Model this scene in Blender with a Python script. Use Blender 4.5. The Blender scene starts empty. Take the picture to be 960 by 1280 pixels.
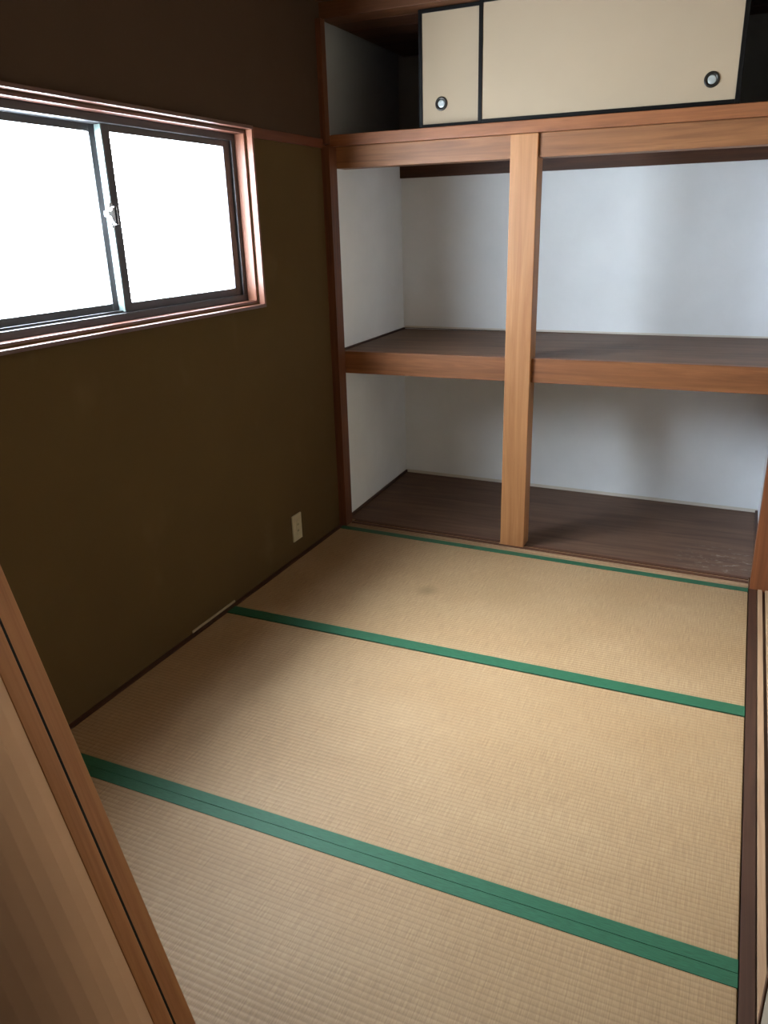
import bpy, bmesh, math, random
from mathutils import Vector, Matrix
random.seed(4)
sc = bpy.context.scene
COL = sc.collection

# ------------------------------------------------------------------ camera
def make_camera():
    yaw, pitch, roll = -0.43201, -0.35103, -0.02912
    f = Vector((math.sin(yaw)*math.cos(pitch), math.cos(yaw)*math.cos(pitch), math.sin(pitch)))
    r0 = Vector((math.cos(yaw), -math.sin(yaw), 0)); u0 = r0.cross(f)
    r = r0*math.cos(roll) + u0*math.sin(roll)
    u = u0*math.cos(roll) - r0*math.sin(roll)
    cd = bpy.data.cameras.new('camera'); co = bpy.data.objects.new('camera', cd); COL.objects.link(co)
    m = Matrix((r, u, -f)).transposed().to_4x4()
    m.translation = Vector((1.6469, -3.1181, 1.3290))
    co.matrix_world = m
    cd.sensor_fit = 'VERTICAL'; cd.sensor_height = 24.0
    cd.lens = 973.46/1280*24.0
    cd.clip_start = 0.01
    sc.camera = co
make_camera()

# ------------------------------------------------------------------ world, light, exposure
w = bpy.data.worlds.new('world'); sc.world = w; w.use_nodes = True
nt = w.node_tree; bg = nt.nodes['Background']
SKY_STRENGTH = 92.0
PANE_STRENGTH = 52.0               # daylight scattered by the frosted panes
PANE_COLOR = (0.80, 0.90, 1.0)
PANE_CLEAR = 0.7                  # share of light that passes the panes unscattered
HALL_POWER = 0.6
# overcast sky: bright above the horizon haze, dim ground below
tc = nt.nodes.new('ShaderNodeTexCoord'); sp = nt.nodes.new('ShaderNodeSeparateXYZ')
nt.links.new(tc.outputs['Generated'], sp.inputs[0])
cr = nt.nodes.new('ShaderNodeValToRGB'); mr = nt.nodes.new('ShaderNodeMapRange')
mr.inputs[1].default_value = -1.0; mr.inputs[2].default_value = 1.0
nt.links.new(sp.outputs['Z'], mr.inputs[0]); nt.links.new(mr.outputs[0], cr.inputs[0])
els = cr.color_ramp.elements
for pos, col in ((0.0, (0.13, 0.13, 0.12, 1)), (0.42, (0.20, 0.21, 0.22, 1)), (0.54, (0.66, 0.71, 0.76, 1)), (0.62, (0.90, 0.96, 1.0, 1)), (1.0, (0.30, 0.36, 0.44, 1))):
    e = els[0] if pos == 0.0 else (els[1] if pos == 1.0 else els.new(pos))
    e.position = pos; e.color = col
nt.links.new(cr.outputs[0], bg.inputs[0]); bg.inputs[1].default_value = SKY_STRENGTH
# hazy sun high over the window side: a very soft beam down onto the mats
sl = bpy.data.lights.new('hazy_sun', 'SUN'); sl.energy = 54.0; sl.angle = math.radians(46); sl.color = (0.95, 0.98, 1.0)
so = bpy.data.objects.new('hazy_sun', sl); COL.objects.link(so)
so.rotation_euler = Vector((0.56, 0.08, -0.80)).to_track_quat('-Z', 'Y').to_euler()
pd = bpy.data.lights.new('window_portal', 'AREA'); pd.shape = 'RECTANGLE'; pd.size = 0.52; pd.size_y = 1.26
pd.cycles.is_portal = True
po = bpy.data.objects.new('window_portal', pd); COL.objects.link(po)
po.location = (-0.13, -1.232, 1.365); po.rotation_euler = (0, -math.pi/2, 0)
sc.view_settings.view_transform = 'Standard'; sc.view_settings.look = 'None'
sc.view_settings.gamma = 1; sc.view_settings.use_curve_mapping = False
sc.view_settings.exposure = 0.44
ld = bpy.data.lights.new('hall_fill_light', 'AREA'); ld.shape = 'RECTANGLE'; ld.size = 0.9; ld.size_y = 0.5
ld.energy = HALL_POWER; ld.color = (0.95, 0.96, 1.0)
lo = bpy.data.objects.new('hall_fill_light', ld); COL.objects.link(lo)
lo.location = (1.2, -3.75, 2.15)  # added fill light in the unseen hall

# ------------------------------------------------------------------ helpers
TS = -0.0346                       # the closet front is not quite square to the side walls
def closet(v, raise_end=0.0):
    return Vector((v[0], v[1] + TS*v[0], v[2] + raise_end*v[0]/1.78))

def box(bm, x0, x1, y0, y1, z0, z1):
    vs = [bm.verts.new((x, y, z)) for x in (x0, x1) for y in (y0, y1) for z in (z0, z1)]
    a, b, c, d, e, f, g, h = vs
    for q in ((a, b, d, c), (e, g, h, f), (a, e, f, b), (c, d, h, g), (a, c, g, e), (b, f, h, d)):
        bm.faces.new(q)

def finish(name, bm, mat, parent=None, origin=None, fn=None, bevel=0.0, smooth=False, **props):
    if bevel > 0:
        bmesh.ops.bevel(bm, geom=list(bm.edges), offset=bevel, segments=2, profile=0.6, affect='EDGES', clamp_overlap=True)
    if fn:
        for v in bm.verts: v.co = fn(v.co)
    if origin is None:
        origin = parent.location.copy() if (parent is not None and parent.get('rooted')) else Vector((0, 0, 0))
    origin = Vector(origin)
    for v in bm.verts: v.co -= origin
    bmesh.ops.recalc_face_normals(bm, faces=bm.faces)
    me = bpy.data.meshes.new(name); bm.to_mesh(me); bm.free()
    me.materials.append(mat)
    if smooth:
        for p in me.polygons: p.use_smooth = True
    o = bpy.data.objects.new(name, me); COL.objects.link(o)
    if parent is not None: o.parent = parent
    else: o.location = origin
    for k, v in props.items(): o[k] = v
    return o

def B(name, dims, mat, parent=None, **kw):
    bm = bmesh.new()
    if isinstance(dims[0], (int, float)): dims = [dims]
    for d in dims: box(bm, *d)
    kw.setdefault('bevel', 0.0012)
    return finish(name, bm, mat, parent, **kw)

def thing(name, label, cat, loc, group=None, rot=None):
    o = bpy.data.objects.new(name, None); COL.objects.link(o)
    o.empty_display_size = 0.05
    o.location = loc
    if rot: o.rotation_euler = rot
    else: o['rooted'] = 1
    o['label'] = label; o['category'] = cat
    if group: o['group'] = group
    o['kind'] = 'thing'
    return o
def structure(name, loc=(0, 0, 0)):
    o = bpy.data.objects.new(name, None); COL.objects.link(o)
    o.location = loc; o['rooted'] = 1; o['kind'] = 'structure'; return o

def lathe(bm, prof, center, axis_y=True, n=32):
    """revolve (radius, depth) pairs about the y axis through center"""
    rings = []
    for r, d in prof:
        ring = []
        for i in range(n):
            a = 2*math.pi*i/n
            ring.append(bm.verts.new((center[0]+r*math.cos(a), center[1]+d, center[2]+r*math.sin(a))))
        rings.append(ring)
    for a, b in zip(rings, rings[1:]):
        for i in range(n):
            bm.faces.new((a[i], a[(i+1) % n], b[(i+1) % n], b[i]))
    bm.faces.new(rings[0]); bm.faces.new(list(reversed(rings[-1])))

# ------------------------------------------------------------------ materials
def srgb(r, g, b):
    def c(v):
        v /= 255.0
        return v/12.92 if v <= 0.04045 else ((v+0.055)/1.055)**2.4
    return (c(r), c(g), c(b), 1)
def new_mat(name):
    m = bpy.data.materials.new(name); m.use_nodes = True
    nt = m.node_tree; return m, nt, nt.nodes['Principled BSDF']
def coords(nt, scale=(1, 1, 1), kind='Object'):
    tc = nt.nodes.new('ShaderNodeTexCoord'); mp = nt.nodes.new('ShaderNodeMapping')
    mp.inputs['Scale'].default_value = scale
    nt.links.new(tc.outputs[kind], mp.inputs[0]); return mp.outputs[0]
def noise(nt, vec, scale, detail=4, rough=0.6, dist=0.0):
    n = nt.nodes.new('ShaderNodeTexNoise'); n.inputs['Scale'].default_value = scale
    n.inputs['Detail'].default_value = detail; n.inputs['Roughness'].default_value = rough
    n.inputs['Distortion'].default_value = dist
    nt.links.new(vec, n.inputs['Vector']); return n.outputs['Fac']
def ramp(nt, fac, stops):
    r = nt.nodes.new('ShaderNodeValToRGB'); el = r.color_ramp.elements
    while len(el) < len(stops): el.new(0.5)
    for e, (p, c) in zip(el, stops): e.position = p; e.color = c
    nt.links.new(fac, r.inputs[0]); return r.outputs[0]
def mixc(nt, fac, a, b, mode='MIX'):
    m = nt.nodes.new('ShaderNodeMix'); m.data_type = 'RGBA'; m.blend_type = mode
    if isinstance(fac, (int, float)): m.inputs[0].default_value = fac
    else: nt.links.new(fac, m.inputs[0])
    for s, v in ((6, a), (7, b)):
        if isinstance(v, tuple): m.inputs[s].default_value = v
        else: nt.links.new(v, m.inputs[s])
    return m.outputs[2]
def bump(nt, bsdf, h, strength, dist=0.001):
    b = nt.nodes.new('ShaderNodeBump'); b.inputs['Strength'].default_value = strength
    b.inputs['Distance'].default_value = dist
    nt.links.new(h, b.inputs['Height']); nt.links.new(b.outputs[0], bsdf.inputs['Normal'])

def wood(name, dark, light, axis, rough=0.5, grain=1.0, spec=0.35):
    m, nt, p = new_mat(name)
    s = [26.0]*3; s[axis] = 1.2
    v = coords(nt, tuple(s))
    n1 = noise(nt, v, 1.0*grain, 6, 0.62, 1.2)
    s2 = [160.0]*3; s2[axis] = 4.0
    n2 = noise(nt, coords(nt, tuple(s2)), 1.0, 3, 0.6)
    base = ramp(nt, n1, [(0.30, dark), (0.70, light)])
    fine = ramp(nt, n2, [(0.35, (0.80, 0.78, 0.75, 1)), (0.65, (1, 1, 1, 1))])
    c = mixc(nt, 0.55, base, fine, 'MULTIPLY')
    big = noise(nt, coords(nt), 2.2, 2, 0.5)
    c = mixc(nt, 0.5, c, ramp(nt, big, [(0.35, (0.82, 0.80, 0.78, 1)), (0.65, (1.0, 1.0, 1.0, 1))]), 'MULTIPLY')
    nt.links.new(c, p.inputs['Base Color'])
    p.inputs['Roughness'].default_value = rough; p.inputs['Specular IOR Level'].default_value = spec
    bump(nt, p, n2, 0.12, 0.0006)
    return m
W_D, W_L = srgb(142, 88, 52), srgb(188, 128, 80)
wood_x = wood('orange_wood_along_x', srgb(108, 64, 36), srgb(148, 95, 58), 0)
wood_y = wood('orange_wood_along_y', W_D, W_L, 1)
wood_z = wood('orange_wood_upright', W_D, W_L, 2)
post_z = wood('pale_orange_wood_upright', srgb(152, 101, 61), srgb(184, 131, 86), 2, 0.5)
right_post_z = wood('red_brown_wood_upright', srgb(112, 62, 36), srgb(146, 88, 53), 2)
dark_x = wood('dark_wood_along_x', srgb(70, 40, 24), srgb(98, 60, 38), 0, 0.55)
dark_y = wood('dark_wood_along_y', srgb(56, 34, 26), srgb(84, 54, 40), 1, 0.5)
dark_z = wood('dark_wood_upright', srgb(84, 48, 30), srgb(116, 70, 44), 2, 0.5)
red_x = wood('reddish_wood_along_x', srgb(122, 72, 42), srgb(156, 98, 60), 0, 0.5)
red_y = wood('reddish_wood_along_y', srgb(92, 50, 34), srgb(124, 72, 48), 1, 0.5)
lintel_x = wood('brown_orange_beam_wood', srgb(116, 72, 43), srgb(156, 106, 68), 0, 0.5)
head_x = wood('dim_brown_beam_wood', srgb(84, 50, 28), srgb(112, 70, 42), 0, 0.55)
tan_x = wood('tan_wood_along_x', srgb(140, 108, 82), srgb(176, 142, 110), 0, 0.6)
tan_y = wood('tan_wood_along_y', srgb(150, 116, 90), srgb(188, 152, 120), 1, 0.5)
casing_y = wood('casing_wood_along_y', srgb(70, 38, 28), srgb(98, 58, 44), 1, 0.3, spec=0.6)  # darker than the upright boards: shade of backlit fronts put into the colour
casing_z = wood('casing_wood_upright', srgb(94, 54, 38), srgb(130, 80, 56), 2, 0.45, spec=0.5)

def ply(name, c1, c2, scuffs=False):
    m, nt, p = new_mat(name)
    v = coords(nt, (2.0, 26.0, 2.0))
    n1 = noise(nt, v, 1.0, 6, 0.65, 0.6)
    c = ramp(nt, n1, [(0.3, c1), (0.7, c2)])
    n2 = noise(nt, coords(nt), 3.0, 4, 0.6)
    c = mixc(nt, 0.6, c, ramp(nt, n2, [(0.35, (0.75, 0.75, 0.75, 1)), (0.65, (1, 1, 1, 1))]), 'MULTIPLY')
    if scuffs:
        # pale scuffed dust patch near the front right corner of the board
        tc = nt.nodes.new('ShaderNodeTexCoord')
        vm = nt.nodes.new('ShaderNodeVectorMath'); vm.operation = 'DISTANCE'
        vm.inputs[1].default_value = (1.68, 0.10, 0.0)
        nt.links.new(tc.outputs['Object'], vm.inputs[0])
        mr = nt.nodes.new('ShaderNodeMapRange'); mr.inputs[1].default_value = 0.22; mr.inputs[2].default_value = 0.03
        nt.links.new(vm.outputs['Value'], mr.inputs[0])
        n3 = noise(nt, coords(nt, (1, 1.6, 1)), 28, 4, 0.65)
        r3 = ramp(nt, n3, [(0.55, (0, 0, 0, 1)), (0.75, (1, 1, 1, 1))])
        mm = nt.nodes.new('ShaderNodeMath'); mm.operation = 'MULTIPLY'
        nt.links.new(mr.outputs[0], mm.inputs[0]); nt.links.new(r3, mm.inputs[1])
        c = mixc(nt, mm.outputs[0], c, srgb(176, 166, 154))
    nt.links.new(c, p.inputs['Base Color'])
    p.inputs['Roughness'].default_value = 0.55; p.inputs['Specular IOR Level'].default_value = 0.3
    bump(nt, p, n1, 0.1, 0.0006)
    return m
ply_floor = ply('brown_plywood_floor', srgb(88, 62, 48), srgb(122, 92, 74), True)
ply_shelf = ply('brown_plywood_shelf', srgb(92, 66, 48), srgb(126, 96, 74))

def plaster(name, col, var=0.12, rough=0.95, gr=260, patch=None):
    m, nt, p = new_mat(name)
    n1 = noise(nt, coords(nt), 3.5, 5, 0.6)
    d = tuple(x*(1-var) for x in col[:3])+(1,)
    c = ramp(nt, n1, [(0.3, d), (0.7, col)])
    if patch:
        n4 = noise(nt, coords(nt, (1, 1, 0.7)), 5.0, 3, 0.5)
        c = mixc(nt, ramp(nt, n4, [(0.62, (0, 0, 0, 1)), (0.75, (0.35, 0.35, 0.35, 1))]), c, patch)
    nt.links.new(c, p.inputs['Base Color'])
    p.inputs['Roughness'].default_value = rough; p.inputs['Specular IOR Level'].default_value = 0.15
    bump(nt, p, noise(nt, coords(nt), gr, 3, 0.7), 0.25, 0.0012)
    return m
khaki = plaster('khaki_sand_plaster', srgb(82, 64, 38), 0.08, patch=srgb(94, 76, 52))
upper_plaster = plaster('dull_brown_sand_plaster', srgb(70, 54, 42), 0.10, patch=srgb(80, 64, 50))
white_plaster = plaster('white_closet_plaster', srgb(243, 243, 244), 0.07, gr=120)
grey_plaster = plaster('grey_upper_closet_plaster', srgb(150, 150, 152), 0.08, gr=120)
cream_plaster = plaster('cream_wall', srgb(190, 176, 150), 0.06)
dim_ceiling = wood('ceiling_board', srgb(96, 66, 44), srgb(128, 92, 62), 1, 0.6)

def tatami():
    m, nt, p = new_mat('woven_rush')
    tc = nt.nodes.new('ShaderNodeTexCoord'); sep = nt.nodes.new('ShaderNodeSeparateXYZ')
    nt.links.new(tc.outputs['Object'], sep.inputs[0])
    def wave(out, period, phase=0.0):
        a = nt.nodes.new('ShaderNodeMath'); a.operation = 'MULTIPLY_ADD'
        a.inputs[1].default_value = 2*math.pi/period; a.inputs[2].default_value = phase
        nt.links.new(out, a.inputs[0])
        s = nt.nodes.new('ShaderNodeMath'); s.operation = 'SINE'; nt.links.new(a.outputs[0], s.inputs[0])
        h = nt.nodes.new('ShaderNodeMath'); h.operation = 'MULTIPLY_ADD'
        h.inputs[1].default_value = 0.5; h.inputs[2].default_value = 0.5
        nt.links.new(s.outputs[0], h.inputs[0]); return h.outputs[0]
    rib = wave(sep.outputs['Y'], 0.0135)
    rush = noise(nt, coords(nt, (420, 14, 1)), 1.0, 3, 0.6)
    seg = noise(nt, coords(nt, (150, 74, 1)), 1.0, 2, 0.5)
    c = ramp(nt, rush, [(0.3, srgb(145, 117, 87)), (0.7, srgb(169, 140, 106))])
    c = mixc(nt, 0.4, c, ramp(nt, seg, [(0.3, (0.80, 0.76, 0.70, 1)), (0.7, (1, 1, 1, 1))]), 'MULTIPLY')
    c = mixc(nt, 0.55, c, ramp(nt, rib, [(0.0, (0.72, 0.69, 0.64, 1)), (0.35, (1, 1, 1, 1))]), 'MULTIPLY')
    # wear: broad tonal drift and a few faint stains
    big = noise(nt, coords(nt, (1, 1.6, 1)), 2.4, 4, 0.55)
    c = mixc(nt, 0.7, c, ramp(nt, big, [(0.3, (0.86, 0.80, 0.72, 1)), (0.68, (1.0, 1.0, 1.0, 1))]), 'MULTIPLY')
    for (sx, sy, r, k) in ((0.65, -0.575, 0.062, 0.85), (0.98, -0.50, 0.30, 0.20), (1.19, -0.72, 0.20, 0.14), (1.35, -0.45, 0.22, 0.12)):
        vm = nt.nodes.new('ShaderNodeVectorMath'); vm.operation = 'DISTANCE'
        vm.inputs[1].default_value = (sx, sy, 0.0)
        nt.links.new(tc.outputs['Object'], vm.inputs[0])
        mr = nt.nodes.new('ShaderNodeMapRange'); mr.interpolation_type = 'SMOOTHSTEP'
        mr.inputs[1].default_value = 0.0; mr.inputs[2].default_value = r
        mr.inputs[3].default_value = k; mr.inputs[4].default_value = 0.0
        nt.links.new(vm.outputs['Value'], mr.inputs[0])
        c = mixc(nt, mr.outputs[0], c, srgb(120, 96, 66))
    nt.links.new(c, p.inputs['Base Color'])
    p.inputs['Roughness'].default_value = 0.62; p.inputs['Specular IOR Level'].default_value = 0.35
    ad = nt.nodes.new('ShaderNodeMath'); ad.operation = 'MULTIPLY_ADD'; ad.inputs[1].default_value = 0.35
    nt.links.new(seg, ad.inputs[0]); nt.links.new(rib, ad.inputs[2])
    bump(nt, p, ad.outputs[0], 0.55, 0.0012)
    return m
rush_mat = tatami()

def cloth_green():
    m, nt, p = new_mat('green_border_cloth')
    n = noise(nt, coords(nt, (40, 500, 1)), 1.0, 3, 0.6)
    c = ramp(nt, n, [(0.3, srgb(27, 72, 49)), (0.7, srgb(42, 93, 66))])
    nt.links.new(c, p.inputs['Base Color']); p.inputs['Roughness'].default_value = 0.6
    p.inputs['Specular IOR Level'].default_value = 0.35
    bump(nt, p, noise(nt, coords(nt), 900, 2), 0.3, 0.0005)
    return m
green = cloth_green()

def simple(name, col, rough=0.5, metal=0.0, spec=0.4, nz=0.06, scale=12):
    m, nt, p = new_mat(name)
    n = noise(nt, coords(nt), scale, 4, 0.6)
    d = tuple(x*(1-nz) for x in col[:3])+(1,)
    nt.links.new(ramp(nt, n, [(0.3, d), (0.7, col)]), p.inputs['Base Color'])
    p.inputs['Roughness'].default_value = rough; p.inputs['Metallic'].default_value = metal
    p.inputs['Specular IOR Level'].default_value = spec
    return m
black_lac = simple('black_lacquer', srgb(12, 9, 8), 0.5, spec=0.15)
paper = simple('cream_door_paper', srgb(168, 148, 124), 0.8, nz=0.05, scale=3)
old_paper = simple('beige_door_paper', srgb(204, 160, 128), 0.6, nz=0.08, scale=3)
bronze = simple('dark_bronze_aluminium', srgb(74, 72, 74), 0.38, 0.5)
lit_alu = simple('lit_greenish_aluminium', srgb(120, 134, 130), 0.35, 0.6)
rubber = simple('black_gasket', srgb(30, 30, 32), 0.7)
chrome = simple('zinc_lock', srgb(200, 200, 200), 0.25, 0.9)
pull_ring = simple('dark_pull_ring', srgb(44, 40, 36), 0.35, 0.5)
pull_cup = simple('silver_pull_cup', srgb(176, 180, 178), 0.4, 0.3)
ivory = simple('ivory_plastic', srgb(176, 164, 136), 0.4)
slot_mat = simple('dark_slot', srgb(30, 26, 22), 0.6)
caulk = simple('pale_sealant', srgb(150, 132, 104), 0.8)
dust_film = simple('greyish_film', srgb(142, 132, 120), 0.4)

def frosted():
    m, nt, p = new_mat('frosted_daylit_glass')
    n = noise(nt, coords(nt), 60, 3, 0.6)
    p.inputs['Base Color'].default_value = (0.85, 0.9, 0.92, 1)
    p.inputs['Roughness'].default_value = 0.45
    p.inputs['Emission Color'].default_value = PANE_COLOR + (1,)
    p.inputs['Emission Strength'].default_value = PANE_STRENGTH
    bump(nt, p, n, 0.2, 0.0006)
    tr = nt.nodes.new('ShaderNodeBsdfTransparent'); tr.inputs[0].default_value = (0.93, 0.97, 0.98, 1)
    mx = nt.nodes.new('ShaderNodeMixShader'); mx.inputs[0].default_value = PANE_CLEAR
    out = nt.nodes['Material Output']
    nt.links.new(p.outputs[0], mx.inputs[1]); nt.links.new(tr.outputs[0], mx.inputs[2])
    nt.links.new(mx.outputs[0], out.inputs[0])
    return m
glass = frosted()

# ------------------------------------------------------------------ room dimensions
W = 1.781
S0 = -0.0575                       # front edge of the closet sill (closet frame)
YN = -2.83                         # near wall
H = 2.36

# ------------------------------------------------------------------ shell
floor = B('floor', (-0.35, 2.6, -4.6, 1.1, -0.16, -0.062), dark_y, bevel=0, kind='structure')
B('ceiling', (-0.35, 2.6, -4.6, 1.1, H, H+0.06), dim_ceiling, bevel=0, kind='structure')
# wall under, beside and over the window, as one slab with a hole
wy0, wy1, wz0, wz1 = -1.865, -0.600, 1.078, 1.652     # rough opening
B('wall_left', [(-0.12, 0, wy1, 0.03, -0.06, 1.636), (-0.12, 0, -4.6, wy0, -0.06, 1.636),
                (-0.12, 0, wy0, wy1, -0.06, wz0)], khaki, bevel=0, kind='structure')
B('wall_left_upper', [(-0.12, -0.0015, wy1, 0.03, 1.636, H), (-0.12, -0.0015, -4.6, wy0, 1.636, H),
                      (-0.12, -0.0015, wy0, wy1, wz1, H)], upper_plaster, bevel=0, kind='structure')
B('wall_right', (1.8725, 1.95, YN, 0.0, -0.06, H), cream_plaster, bevel=0, kind='structure')
B('wall_near', [(0.0, 0.220, YN-0.07, YN, -0.06, H), (0.220, 1.872, YN-0.07, YN, 1.80, H), (1.724, 1.872, YN-0.07, YN, -0.06, 1.80)], cream_plaster, bevel=0, kind='structure')
B('wall_hall', [(-0.1, 2.6, -4.6, -4.5, -0.06, H), (2.5, 2.6, -4.5, 1.1, -0.06, H), (1.872, 2.5, YN-0.07, YN, -0.06, H)], khaki, bevel=0, kind='structure')

def cfn(e=0.0): return lambda v: closet(v, e)
# closet shell (skewed frame)
CB = 0.845
B('wall_closet_back', (-0.05, 1.90, CB, CB+0.05, -0.06, H), white_plaster, fn=cfn(), bevel=0, kind='structure')
def cleft(v):   # the closet's left wall runs slightly outwards towards the back
    v = Vector(v)
    return closet((v.x - 0.030*max(v.y, 0)/CB, v.y, v.z))
B('wall_closet_left', (-0.06, 0.0, 0.031, CB, -0.06, 1.69), white_plaster, fn=cleft, bevel=0, kind='structure')
B('wall_closet_right', (1.812, 1.90, 0.0, CB, -0.06, 1.69), white_plaster, fn=cfn(), bevel=0, kind='structure')
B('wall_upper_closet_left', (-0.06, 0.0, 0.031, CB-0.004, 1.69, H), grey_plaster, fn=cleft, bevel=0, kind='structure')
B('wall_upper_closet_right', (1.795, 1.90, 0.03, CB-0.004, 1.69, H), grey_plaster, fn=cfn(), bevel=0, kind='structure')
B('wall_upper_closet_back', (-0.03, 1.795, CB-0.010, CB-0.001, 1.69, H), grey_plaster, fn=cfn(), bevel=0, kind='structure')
# wall above the upper cupboard
B('wall_far', (0.0, 1.87, 0.035, 0.085, 2.15, H), upper_plaster, fn=cfn(), bevel=0, kind='structure')

# unseen hood added outside the window to cut steep daylight
B('added_light_hood', (-0.205, -0.125, -1.95, -0.52, 1.740, 1.755), dark_y, bevel=0, kind='structure')
# ------------------------------------------------------------------ trims (structure)
t1 = B('trim_1', (0.0, 0.021, YN, -0.058, -0.055, 0.001), dark_y, kind='structure')        # floor strip under the left wall
t2 = B('trim_2', (-0.002, 0.008, -0.565, -0.03, 1.634, 1.668), red_y, kind='structure')     # rail from window head to post
t3 = B('trim_3', (-0.002, 0.004, YN, -0.62, 1.696, 1.712), red_y, kind='structure') if False else None
B('baseboard_left', [(-0.002, 0.0035, -1.19, -0.93, 0.001, 0.010)], caulk, kind='structure', bevel=0.001)

# ------------------------------------------------------------------ tatami mats
def mat_thing(y0, y1, label, far, near):
    """far/near: widths of the green borders along the long edges; 0 = none"""
    t = thing('tatami_mat', label, 'tatami mat', ((0.021+W)/2, (y0+y1)/2, -0.055), 'tatami mats on the floor')
    def fe(v):       # the first mat is cut to follow the skewed closet sill
        v = Vector(v)
        if far == 'sill' and v.y > (y0+y1)/2: v.y += TS*v.x
        return v
    bm = bmesh.new(); box(bm, 0.022, W-0.002, y0+0.0006, y1-0.0006, -0.055, 0.0)
    bmesh.ops.bevel(bm, geom=list(bm.edges), offset=0.002, segments=2, affect='EDGES')
    body = finish('rush_surface', bm, rush_mat, t, origin=t.location, fn=fe)
    # keep the weave's coordinates in the room's frame
    me = body.data
    for v in me.vertices: v.co += t.location
    body.location = -t.location
    def border(a, b):
        o = B('border_cloth', (0.0215, W-0.0015, a, b, -0.004, 0.0016), green, t, fn=(fe if far == 'sill' and a > (y0+y1)/2 else None), bevel=0.0007)
    if far == 'sill': border(y1-0.036, y1-0.0008)
    elif far: border(y1-far, y1-0.0006)
    if near: border(y0+0.0006, y0+near)
    return t
Y1 = -1.010; Y2 = -1.887
mat_thing(Y1+0.001, S0, 'straw tatami mat at the closet sill with a small dark stain', 'sill', 0.052)
mat_thing(Y2, Y1-0.0005, 'middle straw tatami mat between the two green seams', 0, 0.032)
mat_thing(YN, Y2, 'nearest straw tatami mat beside the leaning door panels', 0.032, 0.0)

# ------------------------------------------------------------------ floor tracks
def lowered(v, e=0): return closet(v, 0)
sill = thing('closet_sill', 'worn brown grooved wooden sill along the closet foot', 'sill', (0.9, 0.0, -0.03))
B('sill_board', (0.0, W, S0+0.0005, 0.045, -0.05, -0.0022), tan_x, sill, fn=cfn())
for a, b in ((S0+0.001, -0.038), (-0.032, -0.018), (-0.006, 0.012), (0.024, 0.044)):
    B('ridge', (0.04, W-0.002, a, b, -0.004, 0.0012), tan_x if a < -0.02 else dark_x, sill, fn=cfn(), bevel=0.0006)
track = thing('floor_track', 'double grooved wooden sliding door track beside the mats on the right', 'door track', (1.826, -1.45, -0.03))
B('track_board', (W, 1.872, YN, S0+TS*1.82, -0.05, -0.006), dark_y, track)
B('track_edge', (W+0.0005, 1.809, YN, S0+TS*1.82, -0.008, 0.0), dark_y, track)
B('ridge', (1.812, 1.828, YN, S0+TS*1.82, -0.008, 0.002), tan_y, track, label='pale worn centre ridge')
B('ridge', (1.838, 1.870, YN, S0+TS*1.82, -0.008, 0.002), tan_y, track)

# ------------------------------------------------------------------ closet woodwork
fl = thing('closet_floor', 'dark brown plywood closet floor scuffed pale at its right front', 'closet floor', (0.9, 0.4, -0.03))
o = B('floor_board', (-0.03, 1.812, 0.045, CB, -0.03, 0.001), ply_floor, fl, fn=cfn())
o.data.transform(Matrix.Translation(fl.location)); o.location = -fl.location
B('edge_strip', (0.0, 0.010, 0.046, CB-0.006, 0.0005, 0.014), dark_y, fl, fn=cleft)
B('edge_strip', (-0.02, 1.81, CB-0.008, CB, 0.0005, 0.012), dark_x, fl, fn=cfn())
B('edge_strip', (1.800, 1.812, 0.046, CB-0.008, 0.0005, 0.012), dark_y, fl, fn=cfn())

ZK, ZT = 1.560, 1.642
B('baseboard_closet', [(-0.02, 1.81, CB-0.0095, CB-0.0075, 0.001, 0.017), (-0.02, 1.81, CB-0.0095, CB-0.0075, 0.8115+0.004, 0.8115+0.013)], simple('pale_wall_seal', srgb(222, 214, 202), 0.8), fn=cfn(), bevel=0, kind='structure')
pl = thing('corner_post', 'slim brown corner post between khaki wall and closet', 'post', (0.02, S0, 0))
B('post_shaft', (-0.004, 0.036, S0+0.004, 0.011, -0.03, ZK+0.081), dark_z, pl, fn=cfn())
B('post_shaft', (-0.004, 0.022, S0+0.008, -0.013, ZK+0.09, 2.09), dark_z, pl, fn=cfn())
pr = thing('corner_post', 'orange brown corner post at the right end of the closet', 'post', (1.82, S0+TS*1.8, 0))
B('post_shaft', (1.7835, 1.8715, S0+0.001, 0.011, -0.045, 2.075), right_post_z, pr, fn=cfn())
pc = thing('centre_post', 'knotty pale orange square post dividing the closet bays', 'post', (0.832, TS*0.83, 0))
B('post_shaft', (0.780, 0.885, 0.0, 0.085, 0.0015, ZT-0.0072), post_z, pc, fn=cfn(), bevel=0.003)
B('foot_packer', (0.7755, 0.781, 0.002, 0.03, 0.0012, 0.008), tan_x, pc, fn=cfn(), bevel=0.0006)

EK, ES = -0.0172, 0.0131
li = thing('lintel', 'long brown wooden beam heading the open closet bays', 'beam', (0.9, 0.0, ZK))
B('beam', [(0.030, 0.7795, 0.012, 0.095, ZK, ZT-0.0005), (0.8855, 1.783, 0.012, 0.095, ZK, ZT-0.0005)], lintel_x, li, fn=cfn(EK*0.8), bevel=0.002)
up = thing('upper_track', 'reddish brown lower track under the upper sliding doors', 'door track', (0.9, 0.0, ZT))
B('track_board', (0.0, 1.783, -0.012, 0.100, ZT, 1.684), red_x, up, fn=cfn(EK*0.8), bevel=0.002)
B('ridge', (0.022, 1.784, 0.014, 0.019, 1.683, 1.6875), red_x, up, fn=cfn(EK*0.8), bevel=0.0006)
B('ridge', (0.022, 1.784, 0.088, 0.098, 1.683, 1.6875), red_x, up, fn=cfn(EK*0.8), bevel=0.0006)
ub = thing('upper_cupboard_floor', 'plywood bottom board of the open upper cupboard', 'cupboard floor', (0.9, 0.45, 1.66))
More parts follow.
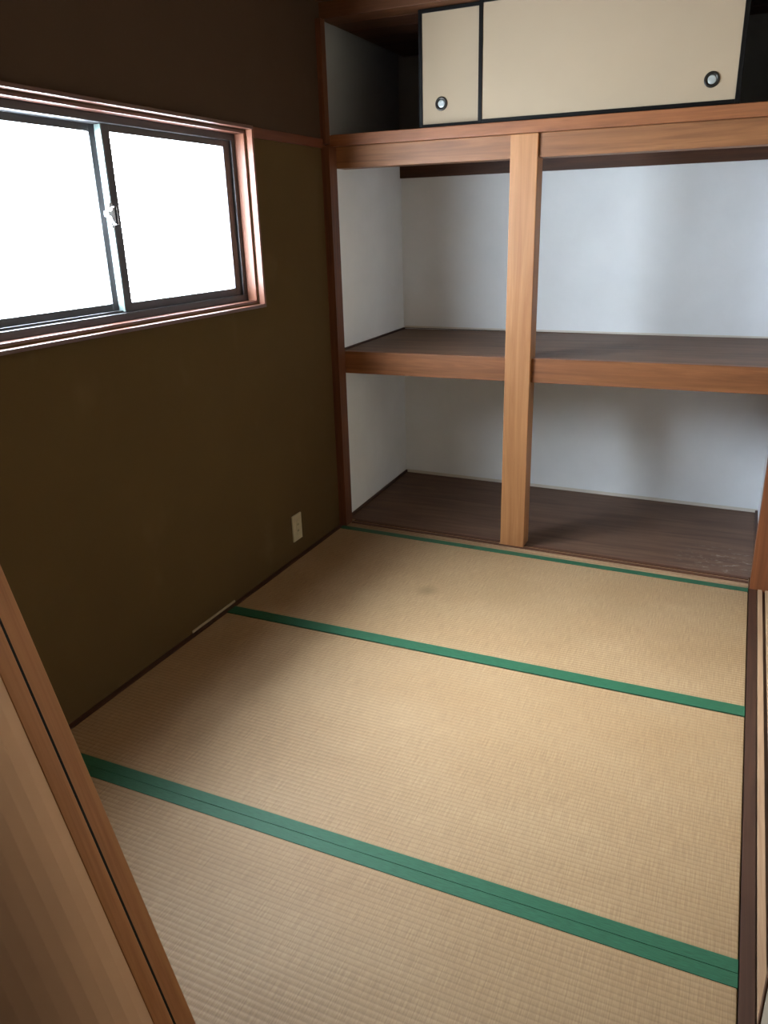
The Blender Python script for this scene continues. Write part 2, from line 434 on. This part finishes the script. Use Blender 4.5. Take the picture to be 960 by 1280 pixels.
B('bottom_board', (0.0, 1.795, 0.101, CB-0.012, 1.660, 1.682), ply_shelf, ub, fn=cfn(EK*0.8))
lb = thing('wall_rail', 'dark brown rail across the closet back wall under the top', 'rail', (0.9, CB, 1.56))
B('rail_board', (-0.028, 1.81, CB-0.022, CB, 1.556, 1.630), dark_x, lb, fn=cfn(EK*0.5))
tb = thing('head_beam', 'dark brown beam above the upper sliding doors', 'beam', (0.9, 0.0, 2.09))
B('beam', (-0.004, 1.87, -0.012, 0.100, 2.094, 2.155), head_x, tb, fn=cfn(EK*0.8), bevel=0.002)
B('moulding', (-0.004, 1.87, -0.030, -0.011, 2.150, 2.185), dark_x, tb, fn=cfn(EK*0.8), bevel=0.002)
uc = thing('upper_cupboard_ceiling', 'dark board ceiling inside the upper cupboard', 'ceiling board', (0.9, 0.45, 2.1))
for i in range(5):
    a = 0.10 + i*(CB-0.112)/5
    B('plank', (0.0, 1.795, a, a+(CB-0.112)/5-0.003, 2.094, 2.106), dark_x, uc, fn=cfn(EK*0.8))

ZB, ZS = 0.713, 0.810
sh = thing('closet_shelf', 'brown mid height shelf with deep front board across both closet bays', 'shelf', (0.9, 0.0, ZB))
B('front_board', [(0.030, 0.7795, 0.020, 0.052, ZB, ZS), (0.8855, 1.783, 0.020, 0.052, ZB, ZS)], wood_x, sh, fn=cfn(ES), bevel=0.002)
B('shelf_board', [(-0.03, 1.812, 0.0855, CB, ZS-0.018, ZS-0.002), (-0.001, 0.7795, 0.0522, 0.0855, ZS-0.018, ZS-0.002), (0.8855, 1.812, 0.0522, 0.0855, ZS-0.018, ZS-0.002)], ply_shelf, sh, fn=cfn(ES*0.7), bevel=0)
for xx in (0.30, 0.60, 1.10, 1.45):
    B('batten', (xx-0.018, xx+0.018, 0.052, CB, ZS-0.050, ZS-0.018), dark_y, sh, fn=cfn(ES*0.7))
B('edge_strip', (0.0, 0.010, 0.052, CB-0.006, ZS-0.003, ZS+0.006), dark_y, sh, fn=cleft)  # dark strip standing in for the thin shadow line at the left wall
B('edge_strip', (-0.02, 1.81, CB-0.008, CB, ZS+0.002, ZS+0.010), dark_x, sh, fn=cfn())

# ------------------------------------------------------------------ upper sliding doors
def sliding_door(x0, x1, yf, label, pull):
    t = thing('sliding_door', label, 'sliding door', ((x0+x1)/2, yf+TS*(x0+x1)/2, 1.69), 'sliding doors of the upper cupboard')
    z0, z1 = 1.6885, 2.092
    k = EK*0.8
    f = cfn(k)
    B('paper_panel', (x0+0.006, x1-0.006, yf+0.0035, yf+0.016, z0+0.006, z1-0.004), paper, t, fn=f, bevel=0)
    B('stile', (x0, x0+0.015, yf, yf+0.020, z0, z1), black_lac, t, fn=f)
    B('stile', (x1-0.015, x1, yf, yf+0.020, z0, z1), black_lac, t, fn=f)
    B('rail', (x0+0.015, x1-0.015, yf, yf+0.020, z0, z0+0.014), black_lac, t, fn=f)
    B('rail', (x0+0.015, x1-0.015, yf, yf+0.020, z1-0.013, z1), black_lac, t, fn=f)
    px, pz, pr_ = pull
    bm = bmesh.new()
    n = 36
    prof = [(pr_, 0.0035), (pr_, 0.0005), (pr_*0.93, -0.0008), (pr_*0.64, -0.0004), (pr_*0.58, 0.0022), (pr_*0.58, 0.0034)]
    rings = []
    for r, d in prof:
        rings.append([bm.verts.new((px+r*math.cos(2*math.pi*i/n), yf+d, pz+r*math.sin(2*math.pi*i/n))) for i in range(n)])
    for a, b in zip(rings, rings[1:]):
        for i in range(n): bm.faces.new((a[i], a[(i+1) % n], b[(i+1) % n], b[i]))
    ring = finish('finger_pull', bm, pull_ring, t, fn=f, smooth=True, label='dark round finger pull')
    bm = bmesh.new(); lathe(bm, [(pr_*0.59, 0.0030), (pr_*0.52, 0.0018), (pr_*0.3, 0.0022), (0.0005, 0.0024)], (px, yf, pz), n=n)
    cup = finish('pull_cup', bm, pull_cup, None, origin=(0, 0, 0), fn=f, smooth=True)
    cup.data.transform(Matrix.Translation(-t.location)); cup.parent = ring
    return t
sliding_door(0.392, 1.300, 0.052, 'cream paper sliding door at left, mostly slid behind the other', (0.485, 1.771, 0.0245))
sliding_door(0.644, 1.548, 0.022, 'cream paper sliding door in front with finger pull at right', (1.456, 1.766, 0.0245))

# ------------------------------------------------------------------ window
win = structure('window_1', (-0.05, -1.232, 1.08))
wb, wt, wr, wl = 1.062, 1.668, -0.584, -1.880      # outer limits of the casing
def ring_frame(name, x0, x1, off0, off1, my, mz, bevel=0.0012, parent=None, top=True):
    """four boards around the opening between two insets from the outer limits"""
    out = []
    B(name, (x0, x1, wl+off0, wr-off0, wb+off0, wb+off1), my, parent, bevel=bevel)
    B(name, (x0, x1, wl+off0, wr-off0, wt-off1, wt-off0), my, parent, bevel=bevel)
    B(name, (x0, x1, wr-off1, wr-off0, wb+off1, wt-off1), mz, parent, bevel=bevel)
    B(name, (x0, x1, wl+off0, wl+off1, wb+off1, wt-off1), mz, parent, bevel=bevel)
ring_frame('casing_board', -0.02, 0.024, 0.0, 0.011, casing_y, casing_z, parent=win)
ring_frame('inner_casing_board', -0.060, -0.002, 0.011, 0.024, casing_y, casing_z, parent=win)
ring_frame('metal_frame', -0.115, -0.040, 0.024, 0.046, bronze, bronze, parent=win)
B('frame_rail', (-0.063, -0.058, wl+0.046, wr-0.046, wb+0.046, wb+0.053), bronze, win)
def sash(y0, y1, xc, label, mat_stile, left_w, right_w):
    z0, z1 = wb+0.047, wt-0.047
    s = bpy.data.objects.new('sash', None); COL.objects.link(s); s.parent = win; s['label'] = label
    s.location = (0, 0, 0)
    base = win.location
    def Bs(name, d, m, bevel=0.001, **kw):
        o = B(name, d, m, None, origin=(0, 0, 0), bevel=bevel, **kw)
        o.data.transform(Matrix.Translation(-base)); o.parent = s; return o
    x0, x1 = xc-0.012, xc+0.012
    Bs('stile', (x0, x1, y0, y0+left_w, z0, z1), mat_stile)
    Bs('stile', (x0, x1, y1-right_w, y1, z0, z1), bronze)
    Bs('rail', (x0, x1, y0+left_w, y1-right_w, z0, z0+0.026), bronze)
    Bs('rail', (x0, x1, y0+left_w, y1-right_w, z1-0.020, z1), bronze)
    Bs('glass_pane', (xc-0.003, xc+0.003, y0+left_w-0.004, y1-right_w+0.004, z0+0.024, z1-0.018), glass, bevel=0)
    return s, Bs
s1, Bs1 = sash(-1.246, wr-0.047, -0.060, 'room side sliding sash at the right', bronze, 0.030, 0.038)
s2, Bs2 = sash(wl+0.047, -1.213, -0.092, 'outer sliding sash at the left', bronze, 0.030, 0.050)
# side face of the meeting stile, pane light painted in as paler greenish metal
Bs1('lit_stile_face', (-0.0715, -0.0490, -1.2495, -1.2455, wb+0.049, wt-0.049), lit_alu)
bm = bmesh.new()
# crescent lock: base plate, half-disc and thumb lever
box(bm, -0.050, -0.044, -1.262, -1.250, 1.345, 1.415)
n = 14
ctr = (-0.040, -1.250, 1.380)
vs0 = []; vs1 = []
for i in range(n+1):
    a = math.pi*(0.5 + i/n)
    vs0.append(bm.verts.new((-0.044, ctr[1]+0.024*math.cos(a), ctr[2]+0.024*math.sin(a))))
    vs1.append(bm.verts.new((-0.030, ctr[1]+0.024*math.cos(a), ctr[2]+0.024*math.sin(a))))
for i in range(n): bm.faces.new((vs0[i], vs0[i+1], vs1[i+1], vs1[i]))
bm.faces.new(vs0); bm.faces.new(list(reversed(vs1)))
box(bm, -0.038, -0.022, -1.292, -1.272, 1.378, 1.392)
box(bm, -0.044, -0.030, -1.258, -1.246, 1.355, 1.404)
lk = finish('crescent_lock', bm, chrome, None, origin=(0, 0, 0), bevel=0.0006)
lk.data.transform(Matrix.Translation(-win.location)); lk.parent = s1

# ------------------------------------------------------------------ wall outlet
ot = thing('wall_outlet', 'small ivory electrical outlet plate low on the khaki wall near the closet', 'outlet', (0.0, -0.447, 0.132))
B('cover_plate', (0.0, 0.007, -0.484, -0.412, 0.074, 0.190), ivory, ot, bevel=0.002)
B('socket_insert', (0.006, 0.010, -0.460, -0.436, 0.100, 0.164), ivory, ot, bevel=0.001)
for zc in (0.118, 0.146):
    B('slot', [(0.0095, 0.0103, -0.453, -0.4505, zc-0.004, zc+0.004), (0.0095, 0.0103, -0.4455, -0.443, zc-0.004, zc+0.004)], slot_mat, ot, bevel=0)

# ------------------------------------------------------------------ removed closet doors leaning beside the doorway
LEAN = -math.asin(0.282)
def lean_part(t, name, d, m, bevel=0.0012): return B(name, d, m, t, origin=(0, 0, 0), bevel=bevel)
lb1 = thing('wooden_board', 'narrow orange brown board leaning behind the bowed beige panel', 'board', (0.981, -2.4195, 0.0068), rot=(0, LEAN, 0))
lean_part(lb1, 'board', (-0.020, 0, -0.052, 0.0, 0, 1.66), wood_z, 0.0015)
PH = 1.64
bp = thing('door_panel', 'bowed beige panel with orange wood stile leaning at lower left', 'door panel', (0.981+0.0225/0.959, -2.4660, 0.0068), rot=(0, LEAN, 0))
lean_part(bp, 'stile', (-0.020, 0, -0.0335, -0.0045, 0, PH), wood_z, 0.0015)
lean_part(bp, 'gap_shade_strip', (-0.018, -0.0004, -0.0050, -0.0005, 0, PH), black_lac, 0.0004)  # black strip painted in for the shaded gap before the board
bm = bmesh.new()
prof = []
N = 18
def bow(d):
    k = max(0.0, d-0.045)
    return -0.0018 - (5.0*k*k if k < 0.15 else 5.0*0.0225 + 1.5*(k-0.15))
cols = []
for i in range(N+1):
    d = 0.0332 + (0.33-0.0332)*i/N
    xf = bow(d); col = []
    for th in (0.0, 0.006):
        x = xf-th
        col.append((bm.verts.new((x, -d, 0.0 - 0.294*x)), bm.verts.new((x, -d, PH))))
    cols.append(col)
for c0, c1 in zip(cols, cols[1:]):
    for k in (0, 1): bm.faces.new((c0[k][0], c1[k][0], c1[k][1], c0[k][1]))
    for e in (0, 1): bm.faces.new((c0[0][e], c1[0][e], c1[1][e], c0[1][e]))
for c in (cols[0], cols[-1]): bm.faces.new((c[0][0], c[1][0], c[1][1], c[0][1]))
finish('beige_sheet', bm, old_paper, bp, origin=(0, 0, 0))
for p in bp.children[-1].data.polygons: p.use_smooth = True

# ------------------------------------------------------------------ near doorway
dp = thing('doorway_post', 'brown post at the left of the doorway behind the leaning panels', 'post', (0.28, YN, 0))
B('post_shaft', (0.2215, 0.340, YN-0.085, YN+0.015, -0.05, 1.797), wood_z, dp, bevel=0.002)
dh = thing('doorway_beam', 'brown wooden beam over the doorway', 'beam', (1.1, YN, 1.76))
B('head_board', (0.3405, 1.724, YN-0.085, YN+0.015, 1.76, 1.797), wood_x, dh, bevel=0.002)
sd = thing('open_door', 'pale cream open door with thin dark edge at the far lower right corner', 'door', (1.708, -3.05, 0.0))
B('paper_panel', (1.6935, 1.7195, -3.392, -2.806, 0.012, 1.74), paper, sd, bevel=0)
B('stile', (1.6925, 1.7205, -2.8065, -2.801, 0.006, 1.75), dark_z, sd)
B('stile', (1.6925, 1.7205, -3.41, -3.392, 0.006, 1.75), dark_z, sd)
B('rail', (1.6925, 1.7205, -3.392, -2.8065, 0.004, 0.012), dark_y, sd)
B('rail', (1.6925, 1.7205, -3.392, -2.8065, 1.74, 1.75), dark_y, sd)

for o in bpy.data.objects:
    if 'rooted' in o: del o['rooted']
